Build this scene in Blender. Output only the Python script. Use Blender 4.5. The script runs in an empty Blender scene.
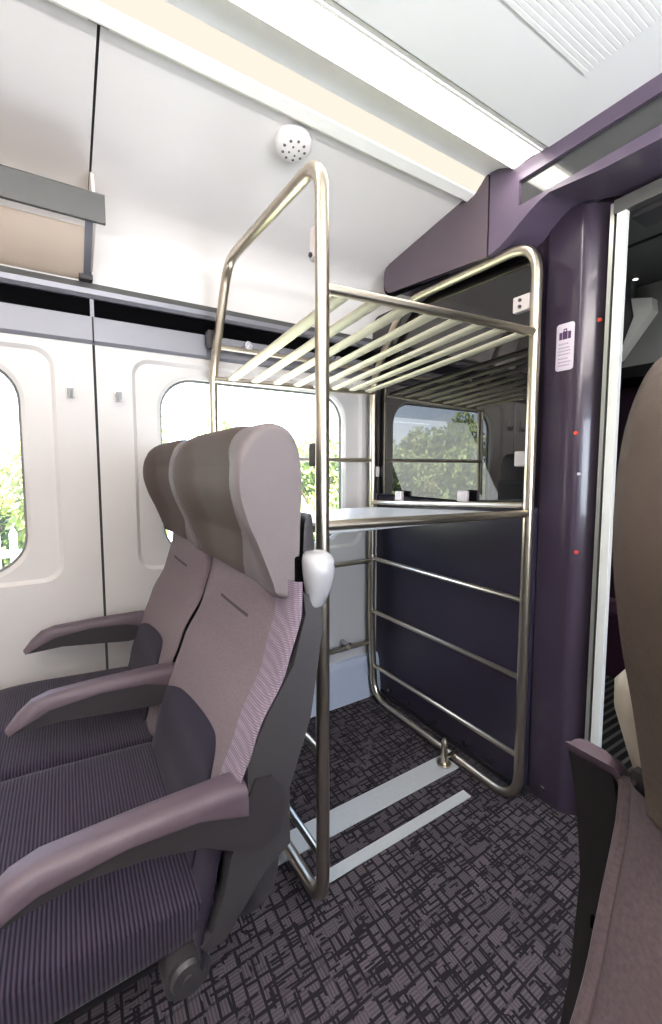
import bpy, bmesh, math, random
from mathutils import Vector, Matrix
random.seed(7)
SC = bpy.context.scene
COL = SC.collection
PI = math.pi

# ------------------------------------------------------------------ materials
def lin(c):
    return tuple((v/12.92 if v <= 0.04045 else ((v+0.055)/1.055)**2.4) for v in [x/255 for x in c])

def mat(name, rgb, rough=0.5, metal=0.0, spec=0.5, bump=None, mottle=0.0, mscale=8.0, coat=0.0):
    m = bpy.data.materials.new(name); m.use_nodes = True
    nt = m.node_tree; b = nt.nodes['Principled BSDF']
    c = lin(rgb)
    b.inputs['Base Color'].default_value = (*c, 1)
    b.inputs['Roughness'].default_value = rough
    b.inputs['Metallic'].default_value = metal
    b.inputs['Specular IOR Level'].default_value = spec
    if coat: b.inputs['Coat Weight'].default_value = coat
    if mottle:
        tc = nt.nodes.new('ShaderNodeTexCoord'); n = nt.nodes.new('ShaderNodeTexNoise')
        n.inputs['Scale'].default_value = mscale; n.inputs['Detail'].default_value = 4
        nt.links.new(tc.outputs['Object'], n.inputs['Vector'])
        mx = nt.nodes.new('ShaderNodeMix'); mx.data_type = 'RGBA'
        mx.inputs[6].default_value = (*[max(0, v*(1-mottle)) for v in c], 1)
        mx.inputs[7].default_value = (*[min(1, v*(1+mottle)) for v in c], 1)
        nt.links.new(n.outputs['Fac'], mx.inputs[0]); nt.links.new(mx.outputs[2], b.inputs['Base Color'])
    if bump:
        sc, st = bump
        tc = nt.nodes.new('ShaderNodeTexCoord'); n = nt.nodes.new('ShaderNodeTexNoise')
        n.inputs['Scale'].default_value = sc; n.inputs['Detail'].default_value = 3
        bp = nt.nodes.new('ShaderNodeBump'); bp.inputs['Strength'].default_value = st; bp.inputs['Distance'].default_value = 0.002
        nt.links.new(tc.outputs['Object'], n.inputs['Vector']); nt.links.new(n.outputs['Fac'], bp.inputs['Height'])
        nt.links.new(bp.outputs['Normal'], b.inputs['Normal'])
    return m

def emis(name, rgb, strength):
    m = bpy.data.materials.new(name); m.use_nodes = True
    nt = m.node_tree; nt.nodes.remove(nt.nodes['Principled BSDF'])
    e = nt.nodes.new('ShaderNodeEmission'); e.inputs[0].default_value = (*lin(rgb), 1); e.inputs[1].default_value = strength
    nt.links.new(e.outputs[0], nt.nodes['Material Output'].inputs[0])
    return m

def N(nt, t, **kw):
    n = nt.nodes.new(t)
    for k, v in kw.items():
        if k in n.inputs: n.inputs[k].default_value = v
        else: setattr(n, k, v)
    return n

def math_n(nt, op, a, b=None, c=None):
    n = nt.nodes.new('ShaderNodeMath'); n.operation = op
    for i, x in enumerate((a, b, c)):
        if x is None: continue
        if isinstance(x, (int, float)): n.inputs[i].default_value = x
        else: nt.links.new(x, n.inputs[i])
    return n.outputs[0]

def mixc(nt, fac, a, b):
    mx = nt.nodes.new('ShaderNodeMix'); mx.data_type = 'RGBA'
    if isinstance(fac, (int, float)): mx.inputs[0].default_value = fac
    else: nt.links.new(fac, mx.inputs[0])
    for i, x in ((6, a), (7, b)):
        if isinstance(x, tuple): mx.inputs[i].default_value = (*x, 1) if len(x) == 3 else x
        else: nt.links.new(x, mx.inputs[i])
    return mx.outputs[2]

def stripes_mat(name, c0, c1, axis, period, duty=0.5, rough=0.9, dash=None, bumpst=0.5, jitter=0.0):
    """woven fabric: fine lines of two yarn colours along one object axis"""
    m = bpy.data.materials.new(name); m.use_nodes = True
    nt = m.node_tree; b = nt.nodes['Principled BSDF']; b.inputs['Roughness'].default_value = rough
    b.inputs['Specular IOR Level'].default_value = 0.15
    b.inputs['Sheen Weight'].default_value = 0.12
    tc = N(nt, 'ShaderNodeTexCoord'); sp = N(nt, 'ShaderNodeSeparateXYZ')
    nt.links.new(tc.outputs['Object'], sp.inputs[0])
    v = sp.outputs[axis]
    if jitter:
        nz = N(nt, 'ShaderNodeTexNoise', Scale=30.0); nt.links.new(tc.outputs['Object'], nz.inputs['Vector'])
        v = math_n(nt, 'ADD', v, math_n(nt, 'MULTIPLY', nz.outputs['Fac'], jitter))
    s = math_n(nt, 'SINE', math_n(nt, 'MULTIPLY', v, 2*PI/period))
    f = math_n(nt, 'ADD', math_n(nt, 'MULTIPLY', s, 0.5), 0.5)
    if dash:
        ax2, p2 = dash
        s2 = math_n(nt, 'SINE', math_n(nt, 'MULTIPLY', sp.outputs[ax2], 2*PI/p2))
        f = math_n(nt, 'MULTIPLY', f, math_n(nt, 'ADD', math_n(nt, 'MULTIPLY', s2, 0.3), 0.7))
    f = math_n(nt, 'SMOOTHSTEP', f, duty-0.3, duty+0.3) if False else f
    wn = N(nt, 'ShaderNodeTexNoise', Scale=9.0, Detail=3.0); nt.links.new(tc.outputs['Object'], wn.inputs['Vector'])
    c = mixc(nt, f, lin(c0), lin(c1))
    dark = mixc(nt, math_n(nt, 'MULTIPLY', wn.outputs['Fac'], 0.35), c, tuple(0.5*x for x in lin(c0)))
    nt.links.new(dark, b.inputs['Base Color'])
    bp = N(nt, 'ShaderNodeBump', Strength=bumpst, Distance=0.002)
    nt.links.new(f, bp.inputs['Height']); nt.links.new(bp.outputs['Normal'], b.inputs['Normal'])
    return m

def weave_mat(name, rgb, scale=260.0, rough=0.9, amt=0.14):
    m = bpy.data.materials.new(name); m.use_nodes = True
    nt = m.node_tree; b = nt.nodes['Principled BSDF']; b.inputs['Roughness'].default_value = rough
    b.inputs['Specular IOR Level'].default_value = 0.15
    b.inputs['Sheen Weight'].default_value = 0.1
    tc = N(nt, 'ShaderNodeTexCoord'); n = N(nt, 'ShaderNodeTexNoise', Scale=scale, Detail=2.0)
    nt.links.new(tc.outputs['Object'], n.inputs['Vector'])
    c = lin(rgb)
    col = mixc(nt, n.outputs['Fac'], tuple(v*(1-amt*2) for v in c), tuple(min(1, v*(1+amt*2)) for v in c))
    nt.links.new(col, b.inputs['Base Color'])
    bp = N(nt, 'ShaderNodeBump', Strength=0.25, Distance=0.001)
    nt.links.new(n.outputs['Fac'], bp.inputs['Height']); nt.links.new(bp.outputs['Normal'], b.inputs['Normal'])
    return m

def carpet_mat():
    """dark carpet with irregular crossing dark lines, the cells between filled with short pale stripes"""
    m = bpy.data.materials.new('carpet_hatched'); m.use_nodes = True
    nt = m.node_tree; b = nt.nodes['Principled BSDF']; b.inputs['Roughness'].default_value = 0.95
    b.inputs['Specular IOR Level'].default_value = 0.1
    tc = N(nt, 'ShaderNodeTexCoord')
    def bricks(rot, w, h, off, mortar):
        mp = N(nt, 'ShaderNodeMapping'); mp.inputs['Rotation'].default_value = (0, 0, rot); mp.inputs['Location'].default_value = off
        nt.links.new(tc.outputs['Object'], mp.inputs[0])
        br = N(nt, 'ShaderNodeTexBrick'); br.offset = 0.37; br.offset_frequency = 2; br.squash = 0.6; br.squash_frequency = 3
        br.inputs['Color1'].default_value = (1, 1, 1, 1); br.inputs['Color2'].default_value = (0.25, 0.25, 0.25, 1); br.inputs['Mortar'].default_value = (0, 0, 0, 1)
        br.inputs['Scale'].default_value = 1.0; br.inputs['Mortar Size'].default_value = mortar; br.inputs['Mortar Smooth'].default_value = 0.2
        br.inputs['Bias'].default_value = 0.0
        br.inputs['Brick Width'].default_value = w; br.inputs['Row Height'].default_value = h
        nt.links.new(mp.outputs[0], br.inputs['Vector'])
        return br
    A = bricks(0.04, 0.085, 0.030, (0.013, 0.007, 0), 0.0034)
    B = bricks(PI/2-0.05, 0.10, 0.036, (0.03, 0.02, 0), 0.0034)
    C = bricks(0.8, 0.31, 0.17, (0.1, 0.05, 0), 0.0)
    D = bricks(0.02, 0.043, 0.052, (0.04, 0.011, 0), 0.0028)
    E_ = bricks(PI/2+0.03, 0.15, 0.019, (0.021, 0.05, 0), 0.0026)
    def some(br, scale, thr):
        n_ = N(nt, 'ShaderNodeTexNoise', Scale=scale, Detail=1.0); nt.links.new(tc.outputs['Object'], n_.inputs['Vector'])
        return math_n(nt, 'MULTIPLY', br.outputs['Fac'], math_n(nt, 'GREATER_THAN', n_.outputs['Fac'], thr))
    lines = math_n(nt, 'MAXIMUM', some(A, 19.0, .44), some(B, 23.0, .44))
    lines = math_n(nt, 'MAXIMUM', lines, math_n(nt, 'MAXIMUM', some(D, 15.0, .52), some(E_, 17.0, .56)))
    val = N(nt, 'ShaderNodeRGBToBW'); nt.links.new(A.outputs['Color'], val.inputs[0])
    valb = N(nt, 'ShaderNodeRGBToBW'); nt.links.new(B.outputs['Color'], valb.inputs[0])
    sp = N(nt, 'ShaderNodeSeparateXYZ'); nt.links.new(tc.outputs['Object'], sp.inputs[0])
    sx = math_n(nt, 'SINE', math_n(nt, 'MULTIPLY', sp.outputs[0], 2*PI/0.0075))
    sy = math_n(nt, 'SINE', math_n(nt, 'MULTIPLY', sp.outputs[1], 2*PI/0.0075))
    pick = math_n(nt, 'GREATER_THAN', val.outputs[0], 0.55)
    st = math_n(nt, 'ADD', math_n(nt, 'MULTIPLY', sx, pick), math_n(nt, 'MULTIPLY', sy, math_n(nt, 'SUBTRACT', 1.0, pick)))
    st = math_n(nt, 'ADD', math_n(nt, 'MULTIPLY', st, 0.22), 0.62)
    st = math_n(nt, 'MULTIPLY', st, math_n(nt, 'ADD', math_n(nt, 'MULTIPLY', valb.outputs[0], 0.55), 0.5))
    nz = N(nt, 'ShaderNodeTexNoise', Scale=420.0, Detail=2.0); nt.links.new(tc.outputs['Object'], nz.inputs['Vector'])
    st = math_n(nt, 'MULTIPLY', st, math_n(nt, 'ADD', nz.outputs['Fac'], 0.5))
    pale = mixc(nt, st, lin((54, 49, 54)), lin((108, 101, 104)))
    col = mixc(nt, lines, pale, lin((44, 40, 45)))
    nt.links.new(col, b.inputs['Base Color'])
    bp = N(nt, 'ShaderNodeBump', Strength=0.4, Distance=0.002); nt.links.new(nz.outputs['Fac'], bp.inputs['Height'])
    nt.links.new(bp.outputs['Normal'], b.inputs['Normal'])
    return m

def glass_mat(name, tint, refl):
    """thin pane: clear with a little sheen"""
    m = bpy.data.materials.new(name); m.use_nodes = True
    nt = m.node_tree; nt.nodes.remove(nt.nodes['Principled BSDF'])
    t = N(nt, 'ShaderNodeBsdfTransparent'); t.inputs[0].default_value = (*tint, 1)
    g = N(nt, 'ShaderNodeBsdfGlossy'); g.inputs['Roughness'].default_value = 0.02
    tl = N(nt, 'ShaderNodeBsdfTranslucent'); tl.inputs[0].default_value = (1, 1, 1, 1)
    hz = N(nt, 'ShaderNodeMixShader'); hz.inputs[0].default_value = 0.06      # white haze added to the pane, washing out the bright view
    nt.links.new(t.outputs[0], hz.inputs[1]); nt.links.new(tl.outputs[0], hz.inputs[2])
    fr = N(nt, 'ShaderNodeFresnel', IOR=1.45)
    mx = N(nt, 'ShaderNodeMixShader')
    nt.links.new(math_n(nt, 'MULTIPLY', fr.outputs[0], refl), mx.inputs[0]); nt.links.new(hz.outputs[0], mx.inputs[1]); nt.links.new(g.outputs[0], mx.inputs[2])
    nt.links.new(mx.outputs[0], nt.nodes['Material Output'].inputs[0])
    return m

def dark_glass(name, rgb, refl, rough=0.01):
    m = bpy.data.materials.new(name); m.use_nodes = True
    nt = m.node_tree; nt.nodes.remove(nt.nodes['Principled BSDF'])
    d = N(nt, 'ShaderNodeBsdfDiffuse'); d.inputs[0].default_value = (*lin(rgb), 1)
    g = N(nt, 'ShaderNodeBsdfGlossy'); g.inputs['Roughness'].default_value = rough; g.inputs[0].default_value = (0.98, 0.97, 0.94, 1)
    fr = N(nt, 'ShaderNodeFresnel', IOR=1.5)
    mx = N(nt, 'ShaderNodeMixShader')
    nt.links.new(math_n(nt, 'MINIMUM', math_n(nt, 'ADD', math_n(nt, 'MULTIPLY', fr.outputs[0], refl), 0.03), 0.9), mx.inputs[0])
    nt.links.new(d.outputs[0], mx.inputs[1]); nt.links.new(g.outputs[0], mx.inputs[2])
    nt.links.new(mx.outputs[0], nt.nodes['Material Output'].inputs[0])
    return m

M = {}
M['carpet'] = carpet_mat()
M['wall'] = mat('white_laminate', (218, 213, 210), 0.38, mottle=0.02, mscale=3)
M['wall_low'] = mat('pale_grey_laminate', (214, 220, 232), 0.45, mottle=0.02)
M['ceiling'] = mat('ceiling_white', (247, 247, 247), 0.45, mottle=0.01)
M['ceil_grey'] = mat('ceiling_trough_grey', (252, 251, 250), 0.45, mottle=0.02)
M['upper'] = mat('upper_wall_white', (234, 230, 227), 0.4, mottle=0.02)
M['trimwhite'] = mat('trim_white', (242, 240, 236), 0.4, mottle=0.02)
M['grey_rail'] = mat('grey_anodised', (134, 134, 141), 0.4, 0.35, mottle=0.04)
M['alu'] = mat('aluminium_rail', (92, 92, 91), 0.45, 0.2, mottle=0.03)
M['black'] = mat('matt_black', (6, 6, 8), 0.8, spec=0.05, mottle=0.1)
M['darkgap'] = mat('dark_seam', (58, 55, 56), 0.8, mottle=0.05)
M['mauve'] = mat('mauve_panel', (100, 89, 97), 0.32, mottle=0.05, mscale=4)
M['purple'] = mat('purple_panel', (64, 55, 69), 0.24, mottle=0.05, mscale=4, coat=0.4)
M['purple_hdr'] = mat('purple_header', (98, 87, 104), 0.3, mottle=0.04, mscale=4)
M['purple_dark'] = mat('dark_purple_panel', (56, 51, 66), 0.35, mottle=0.08, mscale=5)
M['bglass'] = dark_glass('black_glass', (22, 20, 23), 1.35)
M['rglass'] = dark_glass('grey_glass', (70, 71, 72), 1.2, 0.08)
M['steel'] = mat('brushed_steel', (206, 196, 180), 0.28, 0.96, mottle=0.06, mscale=60)
M['slat'] = mat('satin_steel_slat', (200, 191, 176), 0.5, 0.3, mottle=0.05, mscale=40)
M['shelfwhite'] = mat('shelf_pale_metal', (214, 214, 214), 0.35, 0.1, mottle=0.03)
M['plate'] = mat('floor_strip_metal', (222, 221, 217), 0.55, 0.1, mottle=0.06, mscale=90)
M['clip'] = mat('bracket_pale', (205, 196, 196), 0.5, mottle=0.03)
M['clipdark'] = mat('bracket_dark', (70, 66, 68), 0.5, mottle=0.05)
M['silver'] = mat('silver_trim', (196, 197, 192), 0.35, 0.5, mottle=0.03)
M['doorwhite'] = mat('door_edge_white', (232, 232, 226), 0.4, mottle=0.02)
M['gasket'] = mat('black_rubber', (34, 33, 36), 0.7, mottle=0.1)
M['shell'] = mat('seat_shell_grey', (60, 58, 60), 0.5, bump=(300, 0.2), mottle=0.06)
M['shell_dark'] = mat('seat_shell_dark', (28, 27, 28), 0.55, bump=(300, 0.2), mottle=0.06)
M['leather'] = mat('taupe_leather', (108, 101, 102), 0.55, spec=0.25, bump=(160, 0.2), mottle=0.04, mscale=6)
M['leather_dark'] = mat('taupe_leather_pad', (80, 70, 66), 0.62, spec=0.2, bump=(160, 0.2), mottle=0.04, mscale=6)
M['armpad'] = mat('mauve_armpad', (84, 72, 79), 0.5, bump=(200, 0.15), mottle=0.05)
M['armbody'] = mat('armrest_dark', (54, 51, 53), 0.45, bump=(300, 0.15), mottle=0.05)
M['handle'] = mat('silver_handle', (176, 175, 177), 0.4, 0.15, mottle=0.03)
M['leather_shade'] = mat('taupe_leather_shade', (74, 65, 59), 0.58, spec=0.25, bump=(160, 0.25), mottle=0.05, mscale=6)  # this and the next four: right seat's shadow put into darker copies
M['weave_shade'] = weave_mat('shaded_mauve_weave', (76, 66, 68), 330)
M['armbody_shade'] = mat('armrest_dark_shade', (24, 22, 22), 0.5, mottle=0.05)
M['armpad_shade'] = mat('mauve_armpad_shade', (84, 70, 79), 0.5, bump=(200, 0.15), mottle=0.05)
M['handle_shade'] = mat('silver_handle_shade', (140, 130, 119), 0.45, mottle=0.04)
M['weave'] = weave_mat('mauve_weave', (106, 94, 97))
M['bolster'] = stripes_mat('lilac_dashed_weave', (108, 95, 107), (154, 141, 151), 2, 0.0036, dash=(1, 0.006), jitter=0.002)
M['lumbar'] = weave_mat('purple_weave', (31, 24, 41), 220)
M['cord'] = stripes_mat('purple_cord', (31, 27, 39), (74, 65, 81), 1, 0.0062, bumpst=0.6)
M['slot'] = mat('slot_dark', (62, 54, 58), 0.9, mottle=0.05)
M['red'] = mat('red_dot', (226, 92, 78), 0.4, mottle=0.03)
M['whitedot'] = mat('white_dot', (225, 222, 230), 0.4, mottle=0.03)
M['sign'] = mat('sign_pale', (228, 216, 226), 0.45, mottle=0.01)
M['signink'] = mat('sign_purple_ink', (84, 62, 92), 0.5, mottle=0.02)
M['signtext'] = mat('sign_text_ink', (186, 170, 184), 0.5, mottle=0.02)
M['detector'] = mat('detector_white', (236, 232, 230), 0.4, mottle=0.02)
M['hook'] = mat('hook_grey', (190, 190, 192), 0.35, 0.4, mottle=0.03)
M['chrome'] = mat('chrome_stud', (200, 200, 205), 0.2, 1.0, mottle=0.02)
M['tan'] = dark_glass('tan_shelf_panel', (226, 208, 190), 0.9, 0.12)
M['frost'] = mat('frosted_bracket', (236, 226, 218), 0.4, mottle=0.02)
M['gasket_grey'] = mat('grey_rubber', (128, 128, 126), 0.6, mottle=0.05)
M['pane'] = glass_mat('window_pane', (0.97, 0.99, 0.97), 1.0)
M['light'] = emis('light_diffuser', (255, 249, 240), 5.0)
M['light2'] = emis('light_cream', (255, 246, 230), 1.02)
M['vest'] = mat('vestibule_grey', (96, 97, 97), 0.5, mottle=0.05)
M['vest_dark'] = mat('vestibule_dark', (26, 25, 27), 0.6, mottle=0.1)
M['vest_panel'] = mat('vestibule_panel', (150, 150, 148), 0.5, mottle=0.03)
M['maroon'] = mat('maroon_panel', (58, 34, 54), 0.5, mottle=0.08)
M['vseat'] = mat('maroon_seat', (96, 64, 88), 0.7, mottle=0.08)
M['bark'] = mat('bark', (84, 70, 56), 0.9, bump=(20, 0.6), mottle=0.3)
M['grass'] = mat('grass', (150, 168, 96), 0.95, mottle=0.35, mscale=2)
M['fence'] = mat('fence_white', (232, 232, 228), 0.6, mottle=0.03)

def ribs_mat():
    m = bpy.data.materials.new('ribbed_mat'); m.use_nodes = True
    nt = m.node_tree; b = nt.nodes['Principled BSDF']; b.inputs['Roughness'].default_value = 0.6
    tc = N(nt, 'ShaderNodeTexCoord'); sp = N(nt, 'ShaderNodeSeparateXYZ'); nt.links.new(tc.outputs['Object'], sp.inputs[0])
    s = math_n(nt, 'SINE', math_n(nt, 'MULTIPLY', sp.outputs[0], 2*PI/0.034))
    f = math_n(nt, 'GREATER_THAN', s, 0.35)
    nt.links.new(mixc(nt, f, lin((30, 30, 31)), lin((112, 113, 110))), b.inputs['Base Color'])
    return m
M['ribs'] = ribs_mat()

def leaf_mat(name, rgb):
    m = bpy.data.materials.new(name); m.use_nodes = True
    nt = m.node_tree; b = nt.nodes['Principled BSDF']; b.inputs['Roughness'].default_value = 0.7
    oi = N(nt, 'ShaderNodeTexCoord'); n = N(nt, 'ShaderNodeTexNoise', Scale=1.6, Detail=4.0); nt.links.new(oi.outputs['Object'], n.inputs['Vector'])
    c = lin(rgb)
    nt.links.new(mixc(nt, n.outputs['Fac'], tuple(v*0.45 for v in c), tuple(min(1, v*1.5) for v in c)), b.inputs['Base Color'])
    return m
M['leafA'] = leaf_mat('leaf_green', (160, 172, 108))
M['leafB'] = leaf_mat('leaf_olive', (174, 178, 116))

# ------------------------------------------------------------------ mesh helpers
def obj(name, bm, m, parent=None, smooth=False, angle=0.6, recalc=True):
    if recalc: bmesh.ops.recalc_face_normals(bm, faces=bm.faces[:])
    me = bpy.data.meshes.new(name); bm.to_mesh(me); bm.free()
    if isinstance(m, (list, tuple)):
        for x in m: me.materials.append(x)
    else: me.materials.append(m)
    if smooth:
        for p in me.polygons: p.use_smooth = True
        if angle: 
            try: me.set_sharp_from_angle(angle=angle)
            except Exception: pass
    o = bpy.data.objects.new(name, me); COL.objects.link(o)
    if parent is not None:
        o.parent = parent
        o.matrix_parent_inverse = Matrix.Identity(4)
    return o

def tag(o, label=None, cat=None, group=None, kind=None):
    if label: o['label'] = label
    if cat: o['category'] = cat
    if group: o['group'] = group
    if kind: o['kind'] = kind
    return o

def empty(name, loc=(0, 0, 0)):
    o = bpy.data.objects.new(name, None); o.location = loc; o.empty_display_size = 0.05; COL.objects.link(o)
    return o

class Shift:
    """write parts in world metres; subtract the root's base point so parts sit in its frame"""
    def __init__(s, root): s.root = root
    def __call__(s, name, bm, m, parent=None, **kw):
        if parent is None or parent is s.root:
            bmesh.ops.translate(bm, verts=bm.verts, vec=-Vector(s.root.location)); parent = s.root
        else:
            bmesh.ops.translate(bm, verts=bm.verts, vec=-Vector(s.root.location))
        return obj(name, bm, m, parent, **kw)

def box(bm, x0, x1, y0, y1, z0, z1, bev=0.0, seg=2):
    r = bmesh.ops.create_cube(bm, size=1.0)
    for v in r['verts']:
        v.co = Vector((x0+(v.co.x+.5)*(x1-x0), y0+(v.co.y+.5)*(y1-y0), z0+(v.co.z+.5)*(z1-z0)))
    if bev:
        es = list({e for v in r['verts'] for e in v.link_edges})
        bmesh.ops.bevel(bm, geom=es, offset=bev, segments=seg, affect='EDGES', profile=0.5)
    return bm

def nbox(*a, **k): return box(bmesh.new(), *a, **k)

def roundpath(pts, bend, n=7):
    pts = [Vector(p) for p in pts]
    out = [pts[0]]
    for i in range(1, len(pts)-1):
        a, b, c = pts[i-1], pts[i], pts[i+1]
        d1 = (a-b).normalized(); d2 = (c-b).normalized()
        L = min(bend, (a-b).length*.48, (c-b).length*.48)
        p1 = b+d1*L; p2 = b+d2*L
        for k in range(n+1):
            t = k/n
            out.append(p1*(1-t)**2 + b*2*t*(1-t) + p2*t*t)
    out.append(pts[-1])
    return out

def tube(bm, pts, r, bend=0.0, n=12, closed=False, caps=True):
    pts = [Vector(p) for p in pts]
    if closed:
        a = (pts[0]+pts[1])/2
        pts = [a]+pts[1:]+[pts[0], a]
    if bend: pts = roundpath(pts, bend)
    rings = []; up = None
    m = len(pts)
    for i, p in enumerate(pts):
        if closed and (i == 0 or i == m-1): d = (pts[1]-pts[m-2]).normalized()
        else: d = (pts[min(i+1, m-1)]-pts[max(i-1, 0)]).normalized()
        if up is None:
            up = Vector((0, 0, 1)) if abs(d.z) < .9 else Vector((0, 1, 0))
        s = d.cross(up).normalized(); up = s.cross(d).normalized()
        if closed and i == m-1: rings.append(rings[0]); break
        rings.append([bm.verts.new(p+(s*math.cos(2*PI*k/n)+up*math.sin(2*PI*k/n))*r) for k in range(n)])
    for a, b in zip(rings, rings[1:]):
        for k in range(n):
            # align twisted closing ring
            bm.faces.new((a[k], a[(k+1) % n], b[(k+1) % n], b[k])) if a is not b else None
    if caps and not closed:
        bm.faces.new(rings[0][::-1]); bm.faces.new(rings[-1])
    return bm

def cyl(bm, p0, p1, r, n=20, r2=None):
    p0, p1 = Vector(p0), Vector(p1); d = (p1-p0).normalized()
    u = Vector((0, 0, 1)) if abs(d.z) < .9 else Vector((1, 0, 0))
    s = d.cross(u).normalized(); u = s.cross(d)
    r2 = r if r2 is None else r2
    A = [bm.verts.new(p0+(s*math.cos(2*PI*k/n)+u*math.sin(2*PI*k/n))*r) for k in range(n)]
    B = [bm.verts.new(p1+(s*math.cos(2*PI*k/n)+u*math.sin(2*PI*k/n))*r2) for k in range(n)]
    for k in range(n): bm.faces.new((A[k], A[(k+1) % n], B[(k+1) % n], B[k]))
    bm.faces.new(A[::-1]); bm.faces.new(B)
    return bm

def prism(bm, poly, axis, a, b):
    """extrude a 2-D polygon along an axis; poly in the other two axes (x: (y,z); y: (x,z); z: (x,y))"""
    def P(p, t):
        return {'x': (t, p[0], p[1]), 'y': (p[0], t, p[1]), 'z': (p[0], p[1], t)}[axis]
    A = [bm.verts.new(P(p, a)) for p in poly]; B = [bm.verts.new(P(p, b)) for p in poly]
    n = len(poly)
    for k in range(n): bm.faces.new((A[k], A[(k+1) % n], B[(k+1) % n], B[k]))
    bm.faces.new(A[::-1]); bm.faces.new(B)
    return bm

def bevel_all(bm, off, seg=2, ang=0.5):
    es = [e for e in bm.edges if len(e.link_faces) == 2 and e.calc_face_angle(0) > ang]
    bmesh.ops.bevel(bm, geom=es, offset=off, segments=seg, affect='EDGES', profile=0.5, clamp_overlap=True)
    return bm

def rrect(y0, y1, z0, z1, r, n=8):
    out = []
    for cy, cz, a0 in ((y1-r, z1-r, 0), (y0+r, z1-r, PI/2), (y0+r, z0+r, PI), (y1-r, z0+r, 1.5*PI)):
        for k in range(n+1):
            a = a0+k/n*PI/2
            out.append((cy+r*math.cos(a), cz+r*math.sin(a)))
    return out

def loops(bm, rings, cap_last=False, cap_first=False, closed=True):
    V = [[bm.verts.new(p) for p in r] for r in rings]
    for a, b in zip(V, V[1:]):
        n = len(a)
        for k in range(n if closed else n-1):
            try: bm.faces.new((a[k], a[(k+1) % n], b[(k+1) % n], b[k]))
            except ValueError: pass
    if cap_last: bm.faces.new(V[-1])
    if cap_first: bm.faces.new(V[0][::-1])
    return bm

def catmull(pts, n, closed=True):
    P = [Vector((*p, 0)) for p in pts]; m = len(P); out = []
    segs = m if closed else m-1
    for i in range(segs):
        p0, p1, p2, p3 = (P[(i-1) % m], P[i], P[(i+1) % m], P[(i+2) % m]) if closed else (P[max(i-1, 0)], P[i], P[i+1], P[min(i+2, m-1)])
        for k in range(n):
            t = k/n
            q = 0.5*((2*p1)+(-p0+p2)*t+(2*p0-5*p1+4*p2-p3)*t*t+(-p0+3*p1-3*p2+p3)*t**3)
            out.append((q.x, q.y))
    if not closed: out.append(pts[-1])
    return out

def interp(tab, v):
    if v <= tab[0][0]: return tab[0][1]
    for (a, fa), (b, fb) in zip(tab, tab[1:]):
        if v <= b: 
            t = (v-a)/(b-a); t = t*t*(3-2*t)*0.4+t*0.6
            return fa+(fb-fa)*t
    return tab[-1][1]

# ------------------------------------------------------------------ the carriage
XM = 1.2135               # centre line of the aisle
WX = -0.09                # window wall
def mx(x): return 2*XM-x

def struct(name, bm, m, parent=None, **kw):
    o = obj(name, bm, m, parent, **kw)
    if parent is None: o['kind'] = 'structure'
    return o

# floor
fl = struct('floor', nbox(-0.12, mx(-0.12), -3.2, 0.02, -0.06, 0.0), M['carpet'])
tag(fl, 'dark grey carpet woven with a random pattern of crossing lines', 'floor')

# --- window wall, two big moulded panels with a dark seam between
def wall_panel(bm, x, y0, y1, z0, z1, win, rec, s):
    """flat field > shallow rounded recess > window hole with a deep reveal; s = +1 for the left wall, -1 right"""
    L = []
    def ring(rr, dx): return [(x-s*dx, p[0], p[1]) for p in rr]
    L.append(ring(rrect(y0, y1, z0, z1, 0.002), 0))
    L.append(ring(rrect(*rec, 0.06), 0))
    r2 = (rec[0]+.012, rec[1]-.012, rec[2]+.012, rec[3]-.012)
    L.append(ring(rrect(*r2, 0.052), 0.014))
    w1 = (win[0]-.012, win[1]+.012, win[2]-.012, win[3]+.012)
    L.append(ring(rrect(*w1, 0.135), 0.014))
    L.append(ring(rrect(*win, 0.125), 0.022))
    L.append(ring(rrect(*win, 0.125), 0.055))
    return loops(bm, L)
SEAM = -1.25
WZ = (0.80, 1.485)
def side_wall(name, s, xw, label):
    bm = bmesh.new()
    wall_panel(bm, xw, SEAM+.004, -0.002, 0.19, 1.572, (-1.04, -0.222, *WZ), (-1.135, -0.125, 0.765, 1.535), s)
    wall_panel(bm, xw, -2.50, SEAM-.004, 0.19, 1.572, (-2.28, -1.462, *WZ), (-2.375, -1.365, 0.765, 1.535), s)
    box(bm, min(xw, xw-s*.02), max(xw, xw-s*.02), -3.2, -2.508, 0.19, 1.572)
    w = struct(name, bm, M['wall'], smooth=True, angle=0.5); tag(w, label, 'wall')
    b = bmesh.new(); a, c = sorted((xw-s*.012, xw-s*.03))
    box(b, a, c, SEAM-.02, SEAM+.02, 0.1, 1.572)
    obj('seam_strip', b, M['darkgap'], w)
    return w
wl = side_wall('wall_left', 1, WX, 'white moulded window wall with a dark vertical seam between panels')
wr = side_wall('wall_right', -1, mx(WX), 'white moulded window wall on the far side of the aisle')

# skirting ducts
def skirting(name, s, xw, label):
    bm = bmesh.new()
    # slanting pale face standing on the floor under the wall panels
    poly = [(xw, 0.0), (xw+s*.046, 0.0), (xw+s*.026, 0.175), (xw+s*.016, 0.20), (xw, 0.205)]
    prism(bm, poly, 'y', -3.2, -0.002)
    return tag(struct(name, bm, M['wall_low']), label, 'baseboard')
skirting('baseboard_left', 1, WX, 'pale blue grey skirting duct along the foot of the window wall')
skirting('baseboard_right', -1, mx(WX), 'pale grey skirting duct on the far side of the aisle')

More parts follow.
